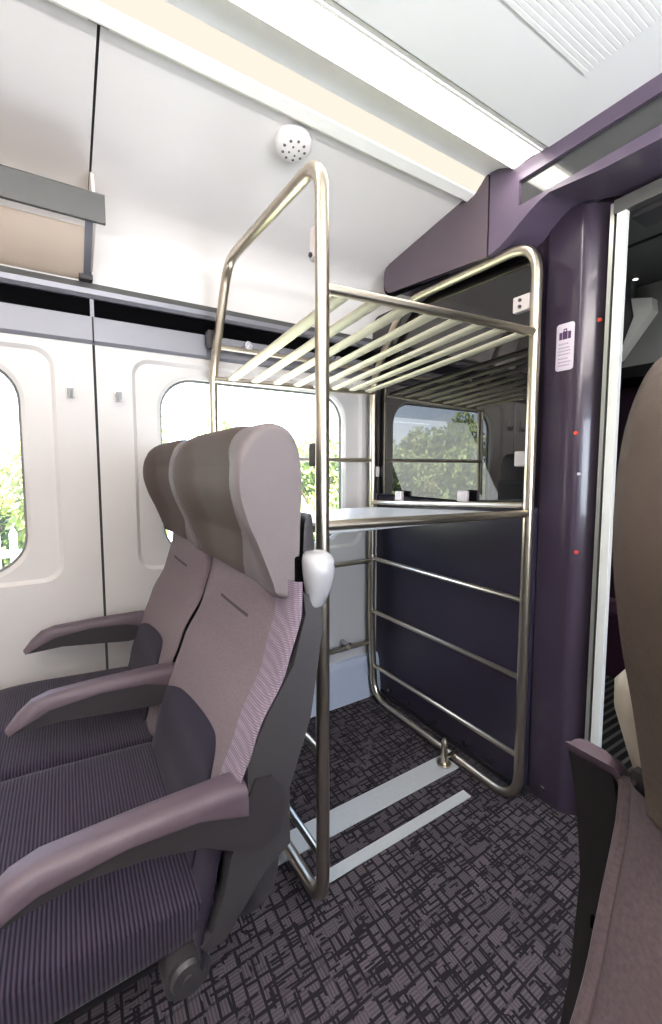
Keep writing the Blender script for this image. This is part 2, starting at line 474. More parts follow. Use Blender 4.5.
# grey light-rail with black slot above the window panels, then the curved upper wall and sloped ceiling
def upper(s, name_trim, name_wall, lab1, lab2):
    X = (lambda x: x) if s > 0 else mx
    def pr(m, poly, nm, par, y0, y1):
        return obj(nm, prism(bmesh.new(), [(X(x), z) for x, z in poly], 'y', y0, y1), m, par)
    # grey lower strip, black slot, ridge strip
    bm = prism(bmesh.new(), [(X(x), z) for x, z in [(-.16, 1.562), (-.086, 1.562), (-.080, 1.573), (-.082, 1.651), (-.16, 1.651)]], 'y', -3.2, -0.002)
    t = struct(name_trim, bm, M['grey_rail']); tag(t, lab1, 'trim')
    for (a, b) in ((-3.2, SEAM-.006), (SEAM+.006, -0.002)):
        pr(M['black'], [(-.13, 1.651), (-.098, 1.651), (-.098, 1.711), (-.13, 1.711)], 'slot', t, a, b)
    pr(M['grey_rail'], [(-.13, 1.651), (-.088, 1.651), (-.088, 1.711), (-.13, 1.711)], 'joint_post', t, SEAM-.006, SEAM+.006)
    pr(M['darkgap'], [(-.13, 1.566), (-.0785, 1.566), (-.0812, 1.651), (-.13, 1.651)], 'joint_line', t, SEAM-.0025, SEAM+.0025)
    pr(M['grey_rail'], [(-.13, 1.711), (-.084, 1.711), (-.074, 1.722), (-.072, 1.738), (-.13, 1.738)], 'ridge', t, -3.2, -0.002)
    pr(M['alu'], [(-.13, 1.738), (-.084, 1.738), (-.088, 1.762), (-.13, 1.762)], 'ridge', t, -3.2, -0.002)
    # upper wall: vertical, then a cove, then the shallow slope to the light trough
    prof = [(-.094, 1.762), (-.094, 1.80), (-.092, 1.86), (-.085, 1.91), (-.068, 1.952), (-.035, 1.985), (.01, 2.004), (.07, 2.013), (.2, 2.034), (.35, 2.056), (.505, 2.078)]
    bm = bmesh.new()
    for (a, b) in ((-3.2, SEAM-.003), (SEAM+.003, -0.002)):
        loops(bm, [[(X(x), a, z) for x, z in prof], [(X(x), b, z) for x, z in prof]], closed=False)
    w = struct(name_wall, bm, M['upper'], smooth=True, angle=0); tag(w, lab2, 'ceiling')
    bm = bmesh.new()
    prof2 = [(x-.006 if i < 4 else x, z+.006) for i, (x, z) in enumerate(prof)]
    loops(bm, [[(X(x), SEAM-.02, z) for x, z in prof2], [(X(x), SEAM+.02, z) for x, z in prof2]], closed=False)
    obj('seam_strip', bm, M['darkgap'], w, recalc=False)
    return w
upper(1, 'trim_1', 'ceiling_slope', 'grey rail with a black slot above the window wall', 'white sloped upper panel between window wall and light strips')
upper(-1, 'trim_2', 'ceiling_slope', 'grey rail with a black slot on the far side of the aisle', 'white sloped upper panel on the far side of the aisle')

# --- light troughs
YF = -0.13                # front face of the mauve upper bulkhead
def trough(s, labels):
    X = (lambda x: x) if s > 0 else mx
    def strip(prof, m, nm, par=None, y0=-3.2, y1=YF+.01, th=0.0):
        bm = loops(bmesh.new(), [[(X(x), y0, z) for x, z in prof], [(X(x), y1, z) for x, z in prof]], closed=False)
        return obj(nm, bm, m, par, smooth=True, angle=0.5)
    g = strip([(.505, 2.085), (.505, 2.092), (.518, 2.092), (.518, 2.07)], M['darkgap'], 'trim_3' if s > 0 else 'trim_5'); g['kind'] = 'structure'
    tag(g, labels[0], 'trim')
    t = empty('light_strip', (X(.555), -1.6, 2.07)); tag(t, labels[1], 'light')
    S = Shift(t)
    S('casing', loops(bmesh.new(), [[(X(x), y, z) for x, z in ((.518, 2.095), (.518, 2.068), (.526, 2.064), (.558, 2.071), (.560, 2.076))] for y in (-3.2, YF+.005)], closed=False), M['trimwhite'], t, smooth=True, angle=0.5)
    S('diffuser', loops(bmesh.new(), [[(X(x), y, z) for x, z in ((.560, 2.076), (.58, 2.088), (.600, 2.105))] for y in (-3.2, YF+.005)], closed=False), M['light2'], t)
    p = strip([(.600, 2.105), (.62, 2.108), (.65, 2.102), (.68, 2.088), (.705, 2.07)], M['ceil_grey'], 'trim_4' if s > 0 else 'trim_6'); p['kind'] = 'structure'
    tag(p, labels[2], 'trim')
    t = empty('light_strip', (X(.75), -1.6, 2.07)); tag(t, labels[3], 'light')
    S = Shift(t)
    S('diffuser', loops(bmesh.new(), [[(X(x), y, z) for x, z in ((.705, 2.07), (.735, 2.076), (.765, 2.077), (.79, 2.073))] for y in (-3.2, YF+.005)], closed=False), M['light'], t, smooth=True, angle=0)
    S('edge_trim', loops(bmesh.new(), [[(X(x), y, z) for x, z in ((.79, 2.073), (.793, 2.067), (.800, 2.067), (.802, 2.071), (.813, 2.069), (.813, 2.085))] for y in (-3.2, YF+.005)], closed=False), M['trimwhite'], t)
    return
trough(1, ('dark gap between sloped panel and cream light strip', 'narrow cream light strip with white casing next to the sloped panel',
           'curved grey channel between the two light strips', 'broad bright white light strip beside the flat ceiling'))
trough(-1, ('dark gap by the sloped panel beyond the aisle', 'narrow cream light strip beyond the aisle',
            'curved grey channel beyond the aisle', 'broad white light strip beyond the aisle'))
# flat centre ceiling
bm = bmesh.new()
box(bm, .818, mx(.818), -3.2, YF+.005, 2.066, 2.10)
c = struct('ceiling', bm, M['ceiling']); tag(c, 'flat white ceiling panel over the aisle', 'ceiling')
obj('edge_gap', nbox(.811, mx(.811), -3.2, YF+.004, 2.09, 2.11), M['darkgap'], c)  # dark backing seen in the gap beside the ceiling panel
# outer roof so no daylight leaks in
r = struct('ceiling_roof', nbox(-.2, mx(-.2), -3.3, 2.2, 2.2, 2.24), M['ceil_grey']); tag(r, 'outer roof above the ceiling panels', 'roof')

# ceiling vent, fine slots
v = empty('ceiling_vent', (1.2, -0.6, 2.066)); tag(v, 'pale slotted air vent in the white ceiling', 'vent')
S = Shift(v)
S('backing', nbox(1.0, mx(1.0), -0.98, -0.285, 2.0645, 2.067), mat('vent_backing', (246, 246, 246), 0.7, mottle=0.02), v)  # pale backing plate behind the slots
bm = bmesh.new()
n = 36; wv = (mx(1.0)-1.0)/n
for i in range(n+1):
    xx = 1.0+i*wv
    box(bm, xx-wv*.38, xx+wv*.38, -0.985, -0.28, 2.0641, 2.0655)
S('grille', bm, M['ceiling'], v)

# smoke detector
zs = 2.013+(.457-.07)/(.435)*.065
t = empty('smoke_detector', (.45, -.765, 2.06)); tag(t, 'round white smoke detector on the sloped panel above the rack', 'smoke detector')
S = Shift(t)
bm = bmesh.new(); nrm = Vector((.147, 0, -.989)); c0 = Vector((.45, -.765, 2.071))
rad = [(-.004, .048), (.010, .053), (.022, .052), (.03, .045), (.034, .032), (.036, .014)]
e1 = Vector((0, 1, 0)); e2 = nrm.cross(e1)
loops(bm, [[c0+nrm*h+(e1*math.cos(2*PI*k/28)+e2*math.sin(2*PI*k/28))*rr for k in range(28)] for h, rr in rad], cap_last=True)
body = S('body', bm, M['detector'], t, smooth=True, angle=0.8)
bm = bmesh.new()
for k in range(9):
    a = 2*PI*k/9+.2; p = c0+nrm*.031+(e1*math.cos(a)+e2*math.sin(a))*.031
    cyl(bm, p, p+nrm*.004, .0042, 8)
for k in range(4):
    a = 2*PI*k/4+.6; p = c0+nrm*.0345+(e1*math.cos(a)+e2*math.sin(a))*.014
    cyl(bm, p, p+nrm*.003, .003, 8)
S('openings', bm, mat('detector_hole', (120, 112, 110), 0.7, mottle=0.05), t)

# overhead luggage shelf at the left (its end is what the photo shows)
t = empty('overhead_shelf', (.1, -1.9, 1.78)); tag(t, 'overhead luggage shelf with grey front rail and tan panel', 'luggage shelf')
S = Shift(t)
XR = 0.155
bm = prism(bmesh.new(), [(XR, 1.842), (XR+.02, 1.838), (XR+.022, 1.912), (XR+.016, 1.918), (XR-.01, 1.918), (XR-.012, 1.89)], 'y', -3.1, -1.222)
S('front_rail', bm, M['alu'], t)
bm = prism(bmesh.new(), [(XR-.006, 1.916), (XR+.008, 1.917), (XR+.008, 1.922), (XR-.006, 1.922)], 'y', -3.1, -1.222)
S('rail_lip', bm, M['frost'], t)
bm = prism(bmesh.new(), [(XR-.004, 1.852), (XR-.004, 1.858), (-.09, 1.776), (-.09, 1.768)], 'y', -3.1, -1.272)
S('shelf_panel', bm, M['tan'], t)
bm = prism(bmesh.new(), [(XR+.0, 1.846), (XR+.0, 1.853), (XR-.03, 1.846), (XR-.03, 1.839)], 'y', -3.1, -1.272)
S('shelf_lip', bm, M['frost'], t)
bm = prism(bmesh.new(), [(XR+.002, 1.852), (XR+.002, 1.870), (-.09, 1.81), (-.09, 1.77), (-.06, 1.775)], 'y', -1.272, -1.252)
S('end_bracket', bm, M['grey_rail'], t)
bm = prism(bmesh.new(), [(XR+.002, 1.848), (XR+.002, 1.918), (.135, 1.985), (.10, 2.010), (0, 1.995), (-.06, 1.95), (-.086, 1.90), (-.09, 1.80)], 'y', -1.252, -1.244)
S('end_plate', bm, M['frost'], t)
bm = nbox(-.094, -.06, -1.285, -1.245, 1.762, 1.782, bev=.004)
S('end_foot', bm, M['clipdark'], t)

# coat hooks
for yy, lab in ((-1.325, 'small grey coat hook left of the dark wall seam'), (-1.182, 'small grey coat hook right of the dark wall seam')):
    t = empty('coat_hook', (WX, yy, 1.41)); tag(t, lab, 'coat hook', 'coat hooks by the wall seam')
    S = Shift(t)
    S('backplate', nbox(WX, WX+.006, yy-.011, yy+.011, 1.378, 1.445, bev=.002), M['trimwhite'], t)
    bm = bmesh.new(); tube(bm, [(WX+.006, yy, 1.40), (WX+.022, yy, 1.382), (WX+.034, yy, 1.388), (WX+.036, yy, 1.405)], .0085, bend=.01, n=8)
    S('hook_arm', bm, M['hook'], t, smooth=True)

# windows
def window(name, y0, y1, s, xw, label):
    bm = bmesh.new()
    xg = xw-s*.05
    rr = rrect(y0-.004, y1+.004, WZ[0]-.004, WZ[1]+.004, .128)
    bm.faces.new([bm.verts.new((xg, p[0], p[1])) for p in rr])
    g = struct(name, bm, M['pane']); tag(g, label, 'window')
    bm = bmesh.new()
    a = rrect(y0-.003, y1+.003, WZ[0]-.003, WZ[1]+.003, .127); b = rrect(y0+.008, y1-.008, WZ[0]+.008, WZ[1]-.008, .118)
    loops(bm, [[(xg+s*.002, *p) for p in a], [(xg+s*.010, *p) for p in a], [(xg+s*.010, *p) for p in b], [(xg+s*.002, *p) for p in b]])
    obj('gasket', bm, M['gasket_grey'], g)
    return g
window('window_1', -2.28, -1.462, 1, WX, 'rounded window cut by the left picture edge beside the coat hooks')
window('window_2', -1.04, -0.222, 1, WX, 'rounded window in the white wall behind the luggage rack')
window('window_3', -2.28, -1.462, -1, mx(WX), 'rounded window beyond the aisle, rearmost')
window('window_4', -1.04, -0.222, -1, mx(WX), 'rounded window beyond the aisle by the bulkhead')

# rear wall behind the camera
tag(struct('wall_back', nbox(-.2, mx(-.2), -3.3, -3.2, -.06, 2.2), M['wall']), 'plain white end wall behind the viewer', 'wall')

# ------------------------------------------------------------------ bulkhead
YB = 0.0
DL = 0.945   # left edge of the door opening trim
bulk = struct('wall_end', prism(bmesh.new(), [(-.13, 0), (.80, 0), (.80, 2.2), (-.13, 2.2)], 'y', YB+.012, YB+.08), M['purple'])
tag(bulk, 'purple bulkhead wall with black glass panel behind the luggage rack', 'wall')
# lower dark panel
obj('lower_panel', bevel_all(nbox(-.092, .745, YB-.03, YB+.02, 0.0, 1.012), .004), M['purple_dark'], bulk)
# glass panel
bm = prism(bmesh.new(), rrect(-.092, .748, 1.02, 1.86, .05), 'y', YB+.003, YB+.03)
for v_ in bm.verts: v_.co.y -= .05+(.748-v_.co.x)*.02
gl = obj('glass_panel', bm, M['bglass'], bulk)
# door pillar: flat face that rounds off and turns towards the doorway
prof = [(.748, YB+.012), (.750, YB), (.80, YB), (.846, YB+.001)]
for k in range(1, 9):
    a = k/8*math.radians(42)
    prof.append((.850+.034*math.sin(a), YB+.001+.034*(1-math.cos(a))))
prof += [(.915, YB+.050), (.919, YB+.058), (.919, YB+.12)]
bm = bmesh.new()
loops(bm, [[(x, y, z) for x, y in prof] for z in (0.0, 1.98)], closed=False)
obj('door_pillar', bm, M['purple'], bulk, smooth=True, angle=0.7)
# front upper part: two mauve panels with a thin gap; outline follows the sloped ceiling
TOP = [(.073, 1.946), (.073, 1.978), (.078, 1.996), (.090, 2.010), (.112, 2.018), (.505, 2.078)]
left = [(.118, 1.896), (.098, 1.903), (.083, 1.917), (.075, 1.934)]+TOP+[(.52, 2.064), (.558, 2.071), (.60, 2.105), (.612, 2.107), (.612, 1.845)]
ol = obj('mauve_panel', bevel_all(prism(bmesh.new(), left, 'y', YF, YF+.03), .003), M['mauve'], bulk)
bm = prism(bmesh.new(), [(x-(.009 if x < .5 else 0), z+(.004 if i > 5 else -.006)) for i, (x, z) in enumerate(left)], 'y', YF+.006, YF+.034)
obj('panel_edge', bm, M['black'], bulk)
right = [(.619, 1.845), (.619, 2.107), (.65, 2.102), (.68, 2.088), (.705, 2.07), (.818, 2.068), (1.62, 2.068), (1.62, 2.024), (.726, 2.024), (.726, 1.950), (1.62, 1.950), (1.62, 1.916), (1.1, 1.918), (.965, 1.923), (.86, 1.936), (.825, 1.940), (.798, 1.933), (.765, 1.917), (.734, 1.899), (.70, 1.877), (.664, 1.858)]
hd = obj('header', prism(bmesh.new(), right, 'y', YF, YF+.03), M['purple_hdr'], bulk)
hd['label'] = 'mauve header band over the doorway'
obj('header_glass', nbox(.724, 1.63, YF+.012, YF+.022, 1.945, 2.03), M['rglass'], bulk)
# soffit between header front edge and the bulkhead face behind it
F = [(.109, 1.899), (.30, 1.872), (.48, 1.856), (.619, 1.845), (.664, 1.858), (.70, 1.877), (.734, 1.899), (.765, 1.917), (.798, 1.933), (.825, 1.940), (.86, 1.936), (.965, 1.923), (1.1, 1.918), (1.62, 1.916)]
B = [(.109, 1.905), (.30, 1.89), (.48, 1.874), (.62, 1.862), (.665, 1.864), (.70, 1.870), (.726, 1.880), (.757, 1.903), (.788, 1.926), (.82, 1.940), (.86, 1.940), (.90, 1.925), (1.1, 1.90), (1.62, 1.895)]
bm = loops(bmesh.new(), [[(x, YF+.002, z) for x, z in F], [(x, YF*.5, (z+z2)/2+.004) for (x, z), (x2, z2) in zip(F, B)], [(x2, YB+.10 if x2 > .91 else YB+.004, z2) for x2, z2 in B]], closed=False)
obj('soffit', bm, M['purple_hdr'], bulk, smooth=True, angle=0)
obj('upper_backing', nbox(-.092, 1.7, YB+.001, YB+.02, 1.93, 2.12), M['purple_dark'], bulk)
obj('upper_backing', nbox(-.092, .12, YB-.02, YB+.02, 1.86, 2.12), M['upper'], bulk)
# spots on the pillar
def dot(x, y, z, m, nm, r=.006):
    bm = bmesh.new(); cyl(bm, (x, y+.004, z), (x, y-.003, z), r, 12)
    obj(nm, bm, m, bulk, smooth=True)
dot(.861, YB+.002, 1.254, M['red'], 'red_stud'); dot(.899, YB+.034, 1.59, M['red'], 'red_stud'); dot(.874, YB+.010, 0.88, M['red'], 'red_stud')
dot(.872, YB+.009, 1.127, M['whitedot'], 'white_stud', .005)
for x in (.03, .16, .33, .50, .62, .80):
    bm = bmesh.new(); cyl(bm, (x, YB-(.03 if x < .75 else 0)+.004, .045), (x, YB-(.03 if x < .75 else 0)-.010, .045), .011, 12)
    obj('floor_bolt', bm, M['chrome'], bulk, smooth=True, angle=0.6)
# recessed lower kick line
obj('kick_strip', nbox(-.092, .76, YB-.034, YB+.01, 0.0, .02), M['gasket'], bulk)

# luggage sign on the pillar
t = empty('luggage_sign', (.816, YB, 1.524)); tag(t, 'small pale luggage sign on the purple pillar beside the rack', 'sign')
S = Shift(t)
sx0, sx1, sz0, sz1 = .789, .845, 1.452, 1.597
bm = prism(bmesh.new(), rrect(sx0, sx1, sz0, sz1, .009, 5), 'y', YB-.0025, YB-.0002)
S('plate', bm, M['sign'], t)
bm = bmesh.new(); yq = (YB-.0036, YB-.0022); cx = (sx0+sx1)/2
box(bm, cx-.0075, cx+.0075, *yq, 1.548, 1.572)              # suitcase
for a, b in ((cx-.005, cx-.003), (cx+.003, cx+.005)): box(bm, a, b, *yq, 1.571, 1.579)
box(bm, cx-.005, cx+.005, *yq, 1.577, 1.580)
box(bm, cx-.018, cx-.0095, *yq, 1.548, 1.570); box(bm, cx+.0095, cx+.018, *yq, 1.548, 1.570)
S('suitcase_symbol', bm, M['signink'], t)
bm = bmesh.new()
for k, (zz, hw) in enumerate([(1.534, .014), (1.522, .018), (1.512, .017), (1.502, .019), (1.489, .016), (1.478, .019), (1.468, .017)]):
    xx = cx-.019
    while xx < cx-.019+2*hw-.002:
        w = random.uniform(.003, .008); box(bm, xx, min(xx+w, cx+.02), *yq, zz-.0018, zz+.0018); xx += w+.0016
S('small_print', bm, M['signtext'], t)

# ------------------------------------------------------------------ doorway
d = struct('door_1', nbox(.9255, .9370, YB+.012, YB+.05, 0.0, 1.9), M['silver'])
tag(d, 'open saloon doorway with silver strip and white door edge', 'door')
obj('seal', nbox(.910, .9255, YB+.048, YB+.11, 0.0, 1.9), M['gasket'], d)
obj('seal', nbox(.9370, .952, YB+.022, YB+.06, 0.0, 1.9), M['gasket'], d)
obj('door_edge', bevel_all(nbox(.948, .973, YB+.000, YB+.02, 0.0, 1.862), .002), M['doorwhite'], d)
obj('door_track', nbox(.94, 1.7, YB+.0, YB+.09, 1.862, 1.90), M['alu'], d)
obj('door_track_seal', nbox(.974, 1.7, YB+.03, YB+.12, 1.845, 1.864), M['gasket'], d)
obj('far_jamb', nbox(1.62, 1.70, YB-.0, YB+.08, 0.0, 1.9), M['purple'], d)
# bulkhead on the other side of the doorway
tag(struct('wall_end_far', nbox(1.70, mx(-.13), YB, YB+.08, 0.0, 2.2), M['purple']), 'purple bulkhead beyond the doorway', 'wall')
bb = struct('wall_header', nbox(.80, 1.70, YB+.10, YB+.16, 1.90, 2.2), M['purple_dark']); tag(bb, 'dark panel over the doorway', 'wall')

# vestibule beyond
tag(struct('floor_vestibule', nbox(-.12, mx(-.12), .02, 2.1, -.06, 0.0), M['ribs']), 'black vestibule floor with pale ribs seen through the doorway', 'floor')
tag(struct('wall_vestibule', nbox(-.12, mx(-.12), 1.62, 1.68, 0.0, 2.2), M['vest_dark']), 'dark end wall of the vestibule', 'wall')
tag(struct('wall_vestibule_left', nbox(-.16, -.10, .08, 1.68, 0.0, 2.2), M['vest_dark']), 'dark side wall of the vestibule', 'wall')
tag(struct('wall_vestibule_right', nbox(mx(-.10), mx(-.16), .08, 1.68, 0.0, 2.2), M['vest']), 'grey side wall of the vestibule', 'wall')
cv = struct('ceiling_vestibule', nbox(-.12, mx(-.12), .16, 1.68, 2.04, 2.08), M['vest']); tag(cv, 'dark grey vestibule ceiling', 'ceiling')
obj('joint_line', nbox(-.1, 1.7, .62, .635, 2.035, 2.041), M['vest_dark'], cv)
obj('ceiling_batten', nbox(-.1, 1.7, .34, .40, 2.02, 2.041), M['vest_panel'], cv)
t = empty('downlight', (.58, .98, 2.04)); tag(t, 'tiny lit downlight in the dark vestibule ceiling', 'light')
S = Shift(t)
bm = bmesh.new(); cyl(bm, (.58, .98, 2.04), (.58, .98, 2.034), .014, 16); S('rim', bm, M['silver'], t)
bm = bmesh.new(); cyl(bm, (.58, .98, 2.036), (.58, .98, 2.032), .010, 16); S('lamp', bm, emis('downlight', (255, 250, 240), 5), t)
b_ = obj('angled_bracket', prism(bmesh.new(), [(.570, 1.948), (.655, 1.925), (.662, 1.868), (.518, 1.66), (.585, 1.86)], 'y', .97, 1.03), M['doorwhite'], cv)
obj('bracket_plate', prism(bmesh.new(), [(.40, 2.04), (.560, 2.04), (.566, 1.944), (.572, 1.944), (.586, 1.86), (.52, 1.655), (.40, 1.64)], 'y', .985, 1.035), M['vest'], b_)
t = empty('vestibule_cabinet', (.6, 1.2, 0)); tag(t, 'grey overhead panel with a black latch above a maroon screen in the vestibule', 'cabinet')
S = Shift(t)
S('front', nbox(.2, 1.4, 1.10, 1.16, 1.655, 2.036), M['vest_panel'], t)
bm = bmesh.new(); box(bm, .665, .675, 1.092, 1.101, 1.69, 1.735); box(bm, .665, .70, 1.092, 1.101, 1.69, 1.70); box(bm, .665, .70, 1.092, 1.101, 1.727, 1.735)
S('latch', bm, M['black'], t)
S('underside', nbox(.2, 1.4, 1.10, 1.42, 1.60, 1.655), M['vest_dark'], t)
S('lower_screen', nbox(.1, 1.5, 1.42, 1.46, 0, 1.66), M['maroon'], t)
t = empty('tip_up_seat', (.5, 1.3, .3)); tag(t, 'maroon tip-up seat low in the dark vestibule', 'seat')
S = Shift(t)
S('cushion', nbox(.30, .72, 1.10, 1.20, .36, .43, bev=.02, seg=3), M['vseat'], t, smooth=True)
S('base', nbox(.32, .70, 1.13, 1.25, 0, .36, bev=.015), M['maroon'], t)

# ------------------------------------------------------------------ luggage rack
rack = empty('luggage_rack', (.36, -.47, 0)); tag(rack, 'tall tubular steel luggage rack with slatted top shelf by the bulkhead', 'luggage rack')
S = Shift(rack)
R1 = 0.0165
YL, YR = -.846, -.095
XLf, XRf = .745, .774
XW = -.045
def framepts(xf, y, ztop, zback, dy=0):
    return [(xf, y, .06), (xf, y, ztop), (-.02, y+dy*.6, zback), (XW-.005, y+dy, 1.50), (XW, y+dy, .06)]
lf = bmesh.new()
tube(lf, [(XLf, YL, .055), (XLf, YL, 1.822), (.085, YL+.012, 1.868), (XW-.01, YL-.008, 1.51), (XW, YL-.015, .40), (XW+.028, YL-.012, .055)], R1, bend=.075, n=14, closed=True)
lframe = S('side_frame', lf, M['steel'], rack, smooth=True, angle=0)
rf = bmesh.new()
tube(rf, [(XRf, YR, .012), (XRf, YR, 1.838), (.17, YR, 1.846), (XW, YR, 1.56), (XW, YR, .40), (XW+.028, YR, .012)], R1, bend=.10, n=14, closed=True)
rframe = S('side_frame', rf, M['steel'], rack, smooth=True, angle=0)
for z in (.178, .450, .712):
    bm = bmesh.new(); tube(bm, [(XLf, YL, z), (XW, YL-.01, z-.006)], .0095, n=10); S('crossbar', bm, M['steel'], rack, smooth=True)
    bm = bmesh.new(); tube(bm, [(XRf, YR, z), (XW, YR, z-.006)], .0095, n=10); S('crossbar', bm, M['steel'], rack, smooth=True)
for z in (1.012,):
    bm = bmesh.new(); tube(bm, [(XRf, YR, z+.012), (XW, YR, z-.035)], .012, n=10); S('crossbar', bm, M['steel'], rack, smooth=True)
    bm = bmesh.new(); tube(bm, [(XLf, YL, z), (XW, YL-.012, z-.075)], .012, n=10); S('crossbar', bm, M['steel'], rack, smooth=True)
# rails along the wall
for z in (1.604, 1.18, .692, .283):
    bm = bmesh.new(); tube(bm, [(XW, YL-.01, z), (XW, YR, z)], .010, n=10); S('wall_rail', bm, M['steel'], rack, smooth=True)
for z, ys in ((1.604, (-.72, -.30)), (.283, (-.24,))):
    for y in ys:
        bm = bmesh.new(); cyl(bm, (XW+.012, y, z+.018), (WX+.004, y, z+.018), .012, 12); cyl(bm, (XW, y, z+.018), (XW+.018, y, z+.018), .016, 14)
        S('wall_fixing', bm, M['chrome'], rack, smooth=True, angle=0.6)
# front rails
bm = bmesh.new(); tube(bm, [(XLf, YL, 1.548), (XRf, YR, 1.566)], .0125, n=12); S('front_rail', bm, M['steel'], rack, smooth=True)
bm = bmesh.new(); tube(bm, [(XLf, YL, 1.012), (XRf, YR, 1.000)], .0125, n=12); S('front_rail', bm, M['steel'], rack, smooth=True)
bm = bmesh.new(); tube(bm, [(XW+.01, YL-.01, 1.478), (XW+.01, YR, 1.496)], .011, n=10); S('back_rail', bm, M['steel'], rack, smooth=True)
# slats of the top shelf, each a flat oval tube falling towards the wall
NS = 8
for i in range(NS):
    t = i/(NS-1)
    yb = -.790+t*(.655); yf = yb+.004
    zb = 1.478+.018*(yb-YL)/.75; zf = 1.548+.018*(yf-YL)/.75
    bm = bmesh.new()
    A = Vector((XW+.012, yb, zb+.004)); Bp = Vector((XLf+.022*t, yf, zf-.004))
    dd = (Bp-A).normalized(); up = dd.cross(Vector((0, 1, 0))).normalized()
    if up.z < 0: up = -up
    sec = [(math.cos(2*PI*k/14)*.021, math.sin(2*PI*k/14)*.008) for k in range(14)]
    loops(bm, [[P+Vector((0, 1, 0))*a+up*b for a, b in sec] for P in (A, Bp)], cap_last=True, cap_first=True)
    S('slat', bm, M['slat'], rack, smooth=True, angle=0.9)
# lower shelf: pale pressed deck with edge lip
bm = nbox(XW+.02, XLf-.002, YL+.015, YR-.012, .990, 1.002, bev=.003)
for v_ in bm.verts: v_.co.z -= (XLf-v_.co.x)*.058
S('lower_shelf', bm, M['shelfwhite'], rack)
# clamps on the uprights
def clip(x0, x1, y0, y1, z0, z1, m, screws=None):
    k = S('clamp', nbox(x0, x1, y0, y1, z0, z1, bev=.004), m, rack)
    if screws:
        bm = bmesh.new()
        for (x, y, z) in screws: cyl(bm, (x, y, z), (x, y-.004, z), .0055, 10)
        S('screw', bm, M['clipdark'], k)
clip(XLf-.038, XLf-.012, YL-.012, YL+.012, 1.615, 1.685, M['clip'], [(XLf-.028, YL-.012, 1.626)])
clip(XRf-.075, XRf-.014, YR-.010, YR+.012, 1.640, 1.690, M['clip'], [(XRf-.048, YR-.010, 1.675), (XRf-.048, YR-.010, 1.655)])
clip(XLf-.045, XLf-.012, YL-.012, YL+.012, 1.150, 1.205, M['clipdark'])
clip(XRf-.072, XRf-.014, YR+.020, YR+.032, 1.150, 1.200, M['clip'])
clip(XW-.002, XW+.02, YR+.01, YR+.03, 1.10, 1.15, M['clip'])
clip(XW-.03, XW+.012, YL-.03, YL+.0, 1.60, 1.66, M['clipdark'])
for xx, zz in ((.115, .985), (.475, 1.005)):
    clip(xx, xx+.045, YR+.004, YR+.022, zz, zz+.055, M['clip'])
# feet standing on the wide floor strip
for (y, yb, zb) in ((-.155, YR, .03), (-.895, YL, .07)):
    bm = bmesh.new()
    x = .500
    cyl(bm, (x, y, .003), (x, y, .010), .026, 20); cyl(bm, (x, y, .010), (x, y, .095), .0125, 16); cyl(bm, (x, y, .095), (x, y, .108), .0125, 16, .007)
    tube(bm, [(x, y, zb), (x, yb, zb)], .008, n=8)
    S('foot', bm, M['steel'], rack, smooth=True, angle=0.6)

# metal strips let into the carpet
bm = bevel_all(prism(bmesh.new(), [(.455, -.118), (.540, -.118), (.540, -.975), (.455, -.975)], 'z', 0.0, .004), .0015)
o = obj('floor_strip', bm, M['plate']); tag(o, 'wide pale metal floor strip under the rack feet', 'floor strip')
bm = bevel_all(prism(bmesh.new(), [(.628, -.195), (.662, -.195), (.662, -.832), (.628, -.832)], 'z', 0.0, .004), .0015)
o = obj('floor_strip', bm, M['plate']); tag(o, 'narrow pale metal floor strip nearest the aisle', 'floor strip')

# ------------------------------------------------------------------ seats
CF = [(.40, -1.200), (.50, -1.176), (.60, -1.150), (.70, -1.112), (.80, -1.068), (.90, -1.044), (.96, -1.046)]
OS = [(.40, -.006), (.63, -.006), (.74, -.003), (.815, .010), (.92, .018), (.96, .020)]
HEAD = [(-1.050, .925), (-1.062, .952), (-1.086, 1.012), (-1.108, 1.062), (-1.122, 1.115), (-1.118, 1.165), (-1.101, 1.197), (-1.076, 1.217), (-1.050, 1.223), (-1.025, 1.212), (-1.008, 1.185), (-1.0, 1.13), (-1.003, 1.05), (-1.006, .98), (-1.008, .925)]
CUSH = [(-1.16, .385), (-1.155, .44), (-1.20, .456), (-1.32, .466), (-1.45, .476), (-1.55, .474), (-1.605, .455), (-1.622, .42), (-1.605, .385), (-1.5, .372), (-1.35, .374)]

def seat_surface(s, z):
    """s = arc position across the back (0 centre); returns x, y offsets with a rounded edge"""
    a = abs(s); sg = 1 if s >= 0 else -1
    o = interp(OS, z); y = interp(CF, z)
    flat = .196; rad = .038
    if a <= flat:
        return sg*a, y+o*.55*(a/flat)**2.2
    q = min((a-flat)/(rad*PI/2), 1.0); ang = q*PI/2
    x = flat+rad*math.sin(ang); yy = y+o*.55+(.010+o*.45)*(1-math.cos(ang))
    if a > flat+rad*PI/2: yy += a-flat-rad*PI/2
    return sg*x, yy

def patch(bm, cx, s0, s1, z0, z1, ns, nz, off=0.0, kx=1.0):
    rows = []
    for j in range(nz+1):
        z = z0+(z1-z0)*j/nz
        rows.append([])
        for i in range(ns+1):
            x, y = seat_surface(s0+(s1-s0)*i/ns, z)
            rows[-1].append((cx+x*kx, y-off, z))
    return loops(bm, rows, closed=False)

